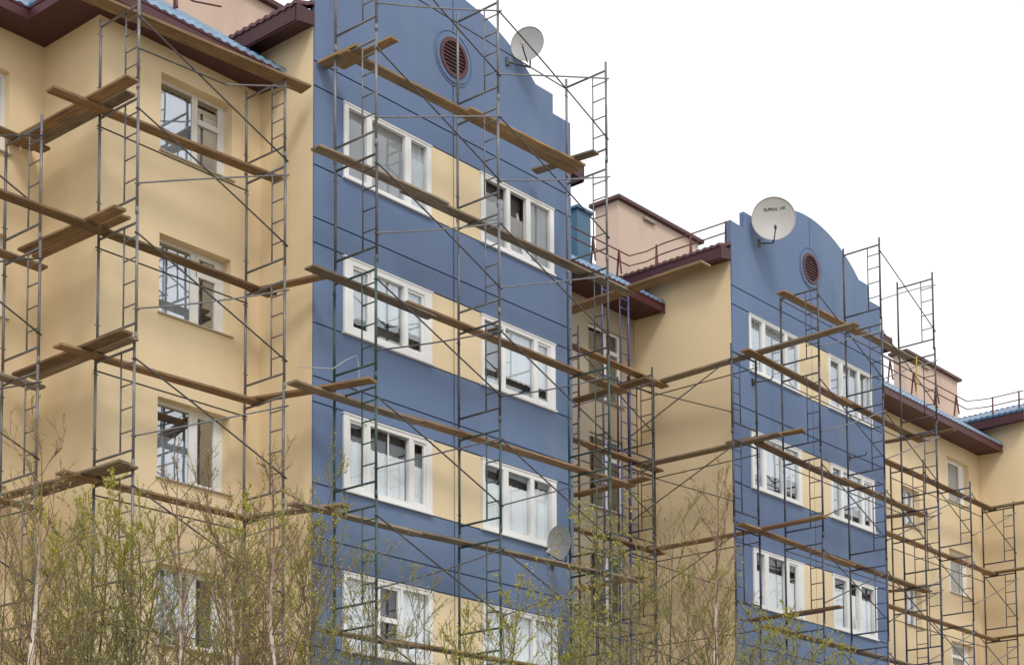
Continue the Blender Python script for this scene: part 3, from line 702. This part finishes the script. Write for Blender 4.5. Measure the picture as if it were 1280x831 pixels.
# into the left recess
plank('upper of two boards at the top crossing beside the left bay corner', (-4.05, 2.95), (-4.04, -.30), 15+T+.05, .25, .045, 'wood', 15+T+.046)
plank('shorter lower board at the top crossing beside the left bay corner', (-3.80, 2.93), (-3.78, .10), 15+T+.05, .2)
plank('board reaching into the left recess at the second crossing from the top', (-4.12, 2.46), (-4.06, -.05), 13+T+.05)
plank('narrow stained board beside the second crossing from the top on the left', (-3.86, 2.5), (-3.82, .12), 13+T+.05, .18)
plank('board reaching into the left recess at the third crossing from the top', (-4.04, 2.69), (-4.06, -.26), 11+T+.05)
plank('thin board alongside the third crossing from the top on the left', (-3.80, 2.6), (-3.82, -.12), 11+T+.05, .18)
plank('lowest board reaching into the left recess, among birch tips', (-4.16, 2.99), (-4.02, -.20), 9+T+.05)
plank('second lowest board beside it near birch tips on the left', (-3.86, 2.4), (-3.80, -.10), 9+T+.05, .2)
for z, nm in ((15, 'highest'), (13, 'second highest'), (11, 'third highest'), (9, 'lowest')):
    plank('%s cropped plank at the left edge before the recessed cream wall' % nm, (-7.7, 2.2), (-3.84, 2.3), z-.035)
# bay to gable corner
plank('short board bridging the left bay and nearer gable at the second row windows', (-.56, 1.0), (-.17, -.55), 13+T+.05, .2)
plank('board bridging the left bay and nearer gable between second and third rows', (-.76, .92), (-.05, -1.50), 11+T+.05, .24)
plank('lowest board bridging the left bay and nearer gable near the treetops', (-.66, 1.0), (-.08, -.90), 9+T+.05, .24)
# nearer gable
plank('highest long plank below the round vent of the nearer gable', (.02, -.68), (6.15, -.86), 17+T, .24, .05, 'fresh')
plank('half length plank lying in front of the highest one on the nearer gable', (2.9, -.94), (6.08, -1.10), 17+T, .2, .045, 'fresh')
plank('short raised board end at the upper left corner of the nearer gable scaffold', (.16, -.02), (.2, -.95), 17+T+.05, .26, .05, 'fresh')
plank('short crosswise board near the upper left of the nearer gable', (.40, -.2), (.38, -1.58), 17+T+.05, .2, .04, 'fresh')
plank('short crosswise board at the right end of the highest nearer gable planks', (5.70, -.2), (5.86, -1.62), 17+T+.05, .22, .045)
for z, nm, l, r in ((15, 'top row', ((-.72, -.80), (2.32, -.92)), ((1.46, -.74), (7.95, -.86))), (13, 'second row', ((-.70, -.65), (2.30, -.62)), ((1.55, -.63), (7.98, -.64))),
                    (11, 'third row', ((-.97, -.52), (1.95, -.62)), ((1.65, -.52), (7.95, -.84))), (9, 'fourth row', ((-.9, -.45), (2.0, -.55)), ((1.85, -.45), (7.9, -1.05)))):
    wh = {15: 'across the top row windows', 13: 'across the second row windows', 11: 'above the third row windows', 9: 'above the fourth row windows'}[z]
    plank('left plank %s of the nearer gable' % wh, *l, z+T, .24, .045, 'wood')
    plank('right overlapping plank %s of the nearer gable' % wh, *r, z+T+.05, .25, .045, 'wood')
plank('left plank of the lowest pair across the fourth row, nearer gable', (-.2, -.45), (2.0, -.45), 7+T)
plank('right plank of the lowest pair across the fourth row, nearer gable', (1.5, -.40), (7.5, -.72), 7+T+.05)
plank('long board rising over the recess from the nearer gable scaffold to the maroon eave', (7.92, .9), (7.78, -2.83), 15+T+.1, .33, .055, 'fresh')
plank('upper crosswise board at the right end of the nearer gable, second row', (7.84, .55), (7.76, -1.45), 13+T+.1, .26)
plank('middle crosswise board at the right end of the nearer gable, third row', (7.84, .55), (7.78, -1.38), 11+T+.1, .26)
plank('lower crosswise board at the right end of the nearer gable, near treetops', (7.80, .5), (7.72, -1.32), 9+T+.1, .24)
# recess and return wall
for z, nm, a, b in ((15, 'upper', (8.9, 1.80), (12.95, 1.86)), (13, 'middle', (8.9, 2.0), (12.95, 2.05)), (11, 'lower', (8.9, 2.05), (12.95, 2.0))):
    plank('%s plank before the dull wall in the recess between gables' % nm, a, b, z+T)
plank('longest board along the cream return wall, crossing the farther gable top windows', (12.72, 2.2), (12.50, -3.51), 15+T+.05, .26)
plank('board along the cream return wall ending at the middle windows of the farther gable', (12.42, 2.28), (12.53, -1.55), 13+T+.05, .27)
plank('short doubled board end lying on the middle return wall board', (12.45, -.2), (12.75, -2.0), 13+T+.1, .24)
plank('lowest board along the cream return wall above the birch', (12.60, 2.06), (12.64, -2.55), 11+T+.05, .25)
# farther gable
plank('left half of the highest plank below the round vent, farther gable', (14.1, -.64), (17.75, -.68), 17+T)
plank('right half of the highest plank, farther gable, overhanging into the sky', (17.3, -.68), (20.85, -.70), 17+T+.05)
for z, nm in ((15, 'across the top row windows'), (13, 'across the second row windows'), (11, 'above the third row windows'), (9, 'below the third row windows')):
    x0 = {15: 12.1, 13: 12.6, 11: 11.8, 9: 13.2}[z]; x1 = {15: 21.1, 13: 21.1, 11: 21.2, 9: 20.9}[z]
    plank('left plank %s of the farther gable' % nm, (x0, -.92 if z != 9 else -.6), (17.0, -.72 if z != 9 else -.5), z+T)
    plank('right plank %s of the farther gable' % nm, (16.5, -.74 if z != 9 else -.5), (x1, -.60 if z != 9 else -.4), z+T+.05)
plank('pale crosswise board end just right of the farther gable, highest of three', (20.62, .31), (20.90, -1.62), 15+T+.1, .2)
plank('crosswise board end just right of the farther gable, middle of three', (20.68, .3), (21.0, -.75), 13+T+.1, .24)
plank('crosswise board end just right of the farther gable, lowest of three', (20.6, .3), (20.85, -.7), 11+T+.1, .22)
plank('crosswise board at the lower left of the farther gable, over leafy tips', (12.69, -.55), (12.76, -2.85), 9+T+.05, .24)
# right cream wall
for z, nm in ((15, 'highest'), (13, 'middle'), (11, 'lowest')):
    plank('%s long plank before the cream wall right of the farther gable' % nm, (21.7, .92), (28.75, 1.0), z+T)
    plank('%s board running out of frame along the rightmost return wall' % nm, (28.62, 1.25), (28.66, -1.4), z+T+.05, .24)

# ------------------------------------------------------------------ satellite dishes
def dish(label, c, aim, dia, mat, mountto, squash=1.08, text=None, armlen=.5, low=.6):
    """c: centre of the bowl; aim: direction the bowl looks; mountto: point on the wall or roof"""
    root = empty('satellite_dish', mountto); tag(root, label, 'satellite dish')
    c = Vector(c); n = Vector(aim).normalized(); h = Vector((0, 0, 1)).cross(n).normalized(); u = n.cross(h)
    R = dia/2; bm = bmesh.new(); rings = []; K = 40; dep = dia*.10
    prof = [(.0, 0), (.25, .0625), (.5, .25), (.75, .5625), (.93, .865), (1, 1.0), (1.0, 1.06), (1.02, 1.06), (1.02, .96), (.95, .84), (.75, .50), (.5, .19), (.25, .0), (0.001, -.07)]
    for r, d in prof:
        rings.append([bm.verts.new(c+n*(d*dep-dep)+(h*math.cos(2*math.pi*k/K)*r*R+u*math.sin(2*math.pi*k/K)*r*R*squash)) for k in range(K)])
    for p, q in zip(rings[:-1], rings[1:]):
        for k in range(K): bm.faces.new((p[k], p[(k+1) % K], q[(k+1) % K], q[k]))
    bmesh.ops.remove_doubles(bm, verts=bm.verts, dist=1e-4)
    bw = finish('reflector', bm, MAT[mat], root, smooth=True)
    bot = c-u*R*squash*.98; fp = c+n*armlen*dia-u*R*low
    bm = bmesh.new(); tube(bm, [bot-n*dep, bot-n*dep*.2-u*.03, bot+n*.08, fp-u*.05], .014*max(1, dia), 6); finish('feed_arm', bm, MAT['black'], root)
    bm = bmesh.new(); bd = (c-fp).normalized(); tube(bm, [fp-bd*.06, fp, fp+bd*.03, fp+bd*.07], .028*max(.8, dia), 10, .035*max(.8, dia)); finish('feed_horn', bm, MAT['black' if dia > 1 else 'dishw'], root)
    bm = bmesh.new(); m = Vector(mountto); bk = c-n*(dep+.02)
    el = bk-n*.12; tube(bm, [bk, el], .03, 8); tube(bm, [el, Vector((el.x, el.y, m.z)), m], .022, 8)
    tube(bm, [m-Vector((0, .0, .08)), m+Vector((0, 0, .08))], .04, 8); finish('mount', bm, MAT['dsteel'], root)
    if text:
        cu = bpy.data.curves.new('lettering', 'FONT'); cu.body = text; cu.size = .095*dia; cu.align_x = 'CENTER'; cu.align_y = 'CENTER'; cu.extrude = .0; cu.offset = .002
        t = bpy.data.objects.new('lettering_source', cu); C.objects.link(t); bpy.context.view_layer.update()
        me = bpy.data.meshes.new_from_object(t.evaluated_get(bpy.context.evaluated_depsgraph_get())); bpy.data.objects.remove(t)
        cx_ = -h                                      # reading direction seen from the front
        for v in me.vertices:
            x, y = v.co.x+.03*dia, v.co.y+.50*R
            rr = math.hypot(x/R, y/(R*squash)); d = rr*rr
            v.co = c+n*(d*dep-dep+.006)+h*x+u*(y+.06*x)-root.location
        me.materials.append(MAT['black']); o = bpy.data.objects.new('lettering', me); o.parent = root; C.objects.link(o)
    return root
tocam = Vector((-.76, -.65, 0))
dish('large pale dish with dark lettering on the farther gable top', (14.25, -.40, 19.05), (-.80, -.60, .02), 1.02, 'dishw', (14.22, -.01, 18.55), 1.03, 'SUPRAL 100', .4, .8)
dish('round grey dish against the sky at the nearer gable shoulder', (5.38, -.30, 19.68), (-.93, -.42, .05), .67, 'dish', (5.10, -.01, 19.30), 1.05)
dish('small grey dish at the lower right corner of the nearer gable', (6.06, -.45, 9.78), (-.97, .10, -.08), .63, 'dish', (6.40, -.01, 9.45), 1.06)

# small fittings
bm = bmesh.new(); tube(bm, [(-.75, -.45, 11.50), (-.03, -.5, 11.64), (.25, -.55, 11.86), (.45, -.6, 11.98), (.50, -.6, 11.75), (.47, -.62, 11.45), (.45, -.62, 11.3)], .008, 6)
tag(finish('loose_cable', bm, MAT['cable'], None, (0, -.5, 11.6), smooth=True), 'loose white cable looped on the nearer gable scaffold under second row', 'cable')
bm = bmesh.new(); tube(bm, [(19.35, -1.38, 16.85), (19.35, -1.37, 15.85)], .017, 6)
tag(finish('strap', bm, MAT['yellow'], None, (19.35, -1.38, 16.8)), 'yellow strap hanging from the highest plank of the farther gable', 'strap')
def bracket(label, x, z):
    r = empty('wall_bracket', (x, EY, z)); tag(r, label, 'bracket')
    bm = bmesh.new(); box(bm, x-.05, x+.05, EY-.04, EY-.001, z-.07, z+.07); finish('base_plate', bm, MAT['black'], r)
    bm = bmesh.new(); tube(bm, [(x, EY-.03, z-.02), (x+.04, -.1, z-.02), (x+.22, -.24, z+.04), (x+.28, -.24, z+.14)], .015, 6); finish('arm', bm, MAT['black'], r)
bracket('black bent arm under the upper left window of the farther gable', EX+.82, 15.17)
bracket('small black arm between the right windows of the farther gable', EX+5.25, 14.35)

# ------------------------------------------------------------------ trees
def ray_at(px, py, depth):
    v = fwd+R_*((px-PX)/FPX)-U_*((py-PY)/FPX); return CAM+v*depth
def make_tree(seed, H, kind):
    rnd = random.Random(seed)
    tr, br, lf = bmesh.new(), bmesh.new(), bmesh.new()
    spec = dict(birch=dict(nb=30, ang=(22, 44), ln=.27, tw=7, leaf=5200, ls=.024, r=.115, t0=.30, droop=.1),
                green=dict(nb=30, ang=(16, 46), ln=.33, tw=6, leaf=24000, ls=.025, r=.05, t0=.22, droop=.05),
                bare=dict(nb=28, ang=(18, 48), ln=.33, tw=8, leaf=11000, ls=.023, r=.045, t0=.2, droop=.05),
                thicket=dict(nb=36, ang=(16, 54), ln=.34, tw=8, leaf=12000, ls=.024, r=.04, t0=.2, droop=.05),
                weep=dict(nb=34, ang=(30, 60), ln=.32, tw=9, leaf=15000, ls=.026, r=.05, t0=.25, droop=.65))[kind]
    n = 22; pts = []; off = Vector((0, 0, 0)); dv = Vector((rnd.uniform(-.05, .05), rnd.uniform(-.05, .05), 1))
    for i in range(n+1):
        t = i/n; pts.append(off.copy()); dv = dv*.93+Vector((rnd.uniform(-.075, .075), rnd.uniform(-.075, .075), 0)); off += Vector((dv.x, dv.y, 1))*(H/n)
    rad = lambda t: spec['r']*(1-t)**1.15+.004
    k = len(pts); rings = []
    for i, p in enumerate(pts):
        m = 8; rings.append([tr.verts.new(p+Vector((math.cos(6.2832*j/m), math.sin(6.2832*j/m), 0))*rad(i/n)) for j in range(m)])
    for i in range(n):
        for j in range(8): tr.faces.new((rings[i][j], rings[i][(j+1) % 8], rings[i+1][(j+1) % 8], rings[i+1][j]))
    twigs = []
    def at(t):
        f = t*n; i = min(int(f), n-1); return pts[i].lerp(pts[i+1], f-i)
    def limb(p, d, L, r, segs, curve, bmx, sides):
        P = [p.copy()]; d = d.normalized()
        for s in range(segs):
            d = (d+Vector((rnd.uniform(-.14, .14), rnd.uniform(-.14, .14), curve+rnd.uniform(-.06, .06)))).normalized(); P.append(P[-1]+d*(L/segs))
        tube(bmx, P, r, sides, .0016, cap=False); return P, d
    for b in range(spec['nb']):
        t = spec['t0']+(1-spec['t0'])*((b+rnd.random())/spec['nb'])**.9; t = min(t, .985)
        az = b*2.39996+rnd.uniform(-.5, .5); an = math.radians(rnd.uniform(*spec['ang']))
        d = Vector((math.cos(az)*math.sin(an), math.sin(az)*math.sin(an), math.cos(an)))
        L = H*spec['ln']*(1.12-t)**.75*rnd.uniform(.75, 1.2)
        P, dd = limb(at(t), d, L, max(.006, min(.02, rad(t)*.42)), 7, .045, br, 5)
        twigs.append(P)
        for q in range(spec['tw']):
            f = rnd.uniform(.15, 1)*7; i = min(int(f), 6); p = P[i].lerp(P[i+1], f-i); base = (P[i+1]-P[i]).normalized()
            sd = (base+Vector((rnd.uniform(-1, 1), rnd.uniform(-1, 1), rnd.uniform(-.3, .6)))*.75).normalized()
            P2, d2 = limb(p, sd, L*rnd.uniform(.22, .5), .0045, 5, .07-spec['droop']*.45, br, 3); twigs.append(P2)
            for q2 in range(2 if kind != 'birch' else 2):
                g = rnd.uniform(.2, 1)*5; ii = min(int(g), 4); p3 = P2[ii].lerp(P2[ii+1], g-ii)
                sd3 = (d2+Vector((rnd.uniform(-1, 1), rnd.uniform(-1, 1), rnd.uniform(-.4, .6)))*.8).normalized()
                P3, _ = limb(p3, sd3, L*rnd.uniform(.10, .24), .0032, 3, .06-spec['droop']*.5, br, 3); twigs.append(P3)
    for _ in range(spec['leaf']):
        P = twigs[rnd.randrange(len(twigs))]
        if rnd.random() < (P[0].z/H-.45)*.9: continue
        f = rnd.uniform(.25, 1)*(len(P)-1); i = min(int(f), len(P)-2); p = P[i].lerp(P[i+1], f-i)
        s = spec['ls']*rnd.uniform(.6, 1.35); a = Vector((rnd.gauss(0, 1), rnd.gauss(0, 1), rnd.gauss(0, 1)-.4)).normalized(); b = a.cross(Vector((rnd.gauss(0, 1), rnd.gauss(0, 1), rnd.gauss(0, 1)))).normalized()
        v = [lf.verts.new(p), lf.verts.new(p+a*s*.5+b*s*.3), lf.verts.new(p+a*s), lf.verts.new(p+a*s*.5-b*s*.3)]; lf.faces.new(v)
    mats = dict(birch=('bark', 'twig', 'leafr'), green=('barkd', 'twigd', 'leafy'), bare=('barkd', 'twigd', 'leafg'), thicket=('barkd', 'twigd', 'leafg'), weep=('barkd', 'twigd', 'leafy'))[kind]
    out = []
    for nm, bmx, mt in (('trunk', tr, mats[0]), ('branches', br, mats[1]), ('foliage', lf, mats[2])):
        bmesh.ops.recalc_face_normals(bmx, faces=bmx.faces) if nm != 'foliage' else None
        me = bpy.data.meshes.new(nm); bmx.to_mesh(me); bmx.free(); me.materials.append(MAT[mt])
        if nm == 'trunk':
            for p in me.polygons: p.use_smooth = True
        out.append((nm, me))
    return out, pts[-1]
PROTO = {}
def tree(kind, variant, px, ytop, depth, label, name):
    key = (kind, variant); Hn = 8.6
    if key not in PROTO: PROTO[key] = make_tree(hash(key) % 1000 if False else {'birch': 11, 'green': 40, 'bare': 70, 'weep': 90, 'thicket': 120}[kind]+variant*3, Hn, kind)
    parts, tip = PROTO[key]
    tp = ray_at(px, ytop, depth); H = tp.z-Z0; s = H/Hn; rz = random.uniform(0, 6.28)
    tipr = Matrix.Rotation(rz, 3, 'Z') @ Vector((tip.x, tip.y, 0))*s
    r = empty(name, (tp.x-tipr.x*.75, tp.y-tipr.y*.75, Z0)); r.rotation_euler = (0, 0, rz); r.scale = (s, s, s)
    tag(r, label, 'tree', 'young trees in front of the scaffolding')
    for nm, me in parts:
        o = bpy.data.objects.new(nm, me); o.parent = r; C.objects.link(o)
TREES = [
    ('birch', 0, 46, 548, 21.4, 'white trunked birch nearest the left edge', 'birch_tree'),
    ('green', 0, 128, 623, 23.2, 'yellow green leafy young tree between the two leftmost birches', 'young_tree'),
    ('bare', 0, 100, 672, 21.6, 'low grey brown thicket tree beside the leftmost birch', 'young_tree'),
    ('birch', 1, 212, 590, 21.2, 'birch with leaning white trunk below the left bay windows', 'birch_tree'),
    ('birch', 2, 255, 600, 21.8, 'slim reddish twigged birch right of the leaning white birch', 'birch_tree'),
    ('bare', 1, 165, 677, 22.0, 'dull twiggy tree left of the leaning white birch', 'young_tree'),
    ('green', 1, 322, 638, 23.2, 'yellow green tree before the corner of bay and nearer gable', 'young_tree'),
    ('birch', 0, 345, 590, 21.4, 'birch with pale trunk just left of the nearer gable edge', 'birch_tree'),
    ('bare', 2, 292, 692, 21.8, 'brown bare shrubby tree below the left bay', 'young_tree'),
    ('green', 2, 372, 678, 22.8, 'olive leafy tree at the left edge of the nearer gable', 'young_tree'),
    ('bare', 0, 412, 607, 22.4, 'dark bare tree overlapping the nearer gable left windows', 'young_tree'),
    ('bare', 1, 455, 712, 22.8, 'low bare tree before the lowest left window of the nearer gable', 'young_tree'),
    ('bare', 2, 520, 742, 23.2, 'thin bare tree between the lowest nearer gable windows', 'young_tree'),
    ('green', 0, 575, 783, 23.4, 'small green tipped tree under the middle of the nearer gable', 'young_tree'),
    ('green', 1, 640, 738, 23.4, 'green tipped tree before the lowest right window of the nearer gable', 'young_tree'),
    ('bare', 0, 690, 757, 23.8, 'low brownish tree below the lower small dish', 'young_tree'),
    ('weep', 0, 752, 652, 24.0, 'drooping yellow green tree before the recess scaffolding', 'young_tree'),
    ('bare', 1, 790, 712, 24.2, 'dark twiggy tree right of the drooping green tree', 'young_tree'),
    ('bare', 2, 852, 662, 25.0, 'tall fine twigged bare tree before the cream return wall', 'young_tree'),
    ('birch', 1, 906, 600, 23.8, 'birch with bright white trunk before the farther gable left edge', 'birch_tree'),
    ('green', 2, 872, 738, 25.4, 'olive green tree just left of the white birch by the farther gable', 'young_tree'),
    ('green', 0, 950, 783, 26.0, 'leafy green tree right of the white birch by the farther gable', 'young_tree'),
    ('green', 1, 1040, 823, 26.4, 'lowest leafy green treetop under the middle of the farther gable', 'young_tree'),
    ('bare', 0, 1000, 812, 26.0, 'low bare treetop between leafy tops under the farther gable', 'young_tree'),
    ('thicket', 1, 25, 749, 22.9, 'low olive bush in the bottom left corner of the photo', 'young_tree'),
    ('thicket', 0, 118, 749, 22.4, 'low brown bush between the bright left treetop and the thicket', 'young_tree'),
    ('green', 2, 200, 682, 23.4, 'soft green treetop behind the leaning white birch', 'young_tree'),
    ('thicket', 1, 198, 759, 22.6, 'low tangled bush at the foot of the leaning white birch', 'young_tree'),
    ('thicket', 0, 335, 754, 22.7, 'low tangled bush at the foot of the gable edge birch', 'young_tree'),
    ('green', 0, 55, 664, 23.4, 'soft green treetop behind the leftmost white trunk', 'young_tree'),
    ('thicket', 1, 780, 779, 23.6, 'low brown bush at the foot of the recess scaffolding', 'young_tree'),
    ('thicket', 0, 885, 789, 24.4, 'low olive bush at the foot of the bright right birch', 'young_tree'),
    ('green', 1, 985, 782, 26.2, 'sunlit green tip rising over the crosswise board at lower right', 'young_tree'),
    ('thicket', 0, 62, 729, 23.0, 'dense olive brown bush between the two leftmost trunks', 'young_tree'),
    ('thicket', 1, 150, 709, 22.8, 'dense dark twiggy bush under the cropped boards at left', 'young_tree'),
    ('green', 1, 160, 663, 23.0, 'fresh yellow green treetop before the left bay corner', 'young_tree'),
    ('thicket', 0, 235, 739, 22.6, 'dense brown bush between the two white trunks below the left bay', 'young_tree'),
    ('thicket', 1, 300, 729, 22.9, 'dense olive bush below the right side of the left bay', 'young_tree'),
    ('green', 0, 285, 688, 23.2, 'pale green treetop right of the lowest bay window', 'young_tree'),
    ('thicket', 0, 385, 744, 23.2, 'dense grey green bush at the corner of the nearer gable', 'young_tree'),
    ('thicket', 1, 440, 789, 23.4, 'dense brown bush under the lowest left gable window', 'young_tree'),
    ('thicket', 0, 735, 769, 24.2, 'dense olive bush below the drooping green tree', 'young_tree'),
    ('thicket', 1, 830, 759, 24.6, 'dense brown bush before the foot of the cream return wall', 'young_tree'),
    ('thicket', 0, 930, 829, 25.2, 'dense low bush right of the bright white birch', 'young_tree'),
    ('thicket', 1, 620, 814, 24.2, 'dense low bush under the lowest right gable window', 'young_tree'),
    ('green', 2, 705, 798, 23.6, 'leafy green top at the right edge of the nearer gable', 'young_tree'),
    ('bare', 2, 20, 662, 22.2, 'grey twiggy tree cut by the left edge of the photo', 'young_tree'),
    ('green', 2, 75, 678, 23.8, 'olive tree behind the leftmost birch', 'young_tree'),
]
for t in TREES: tree(*t)
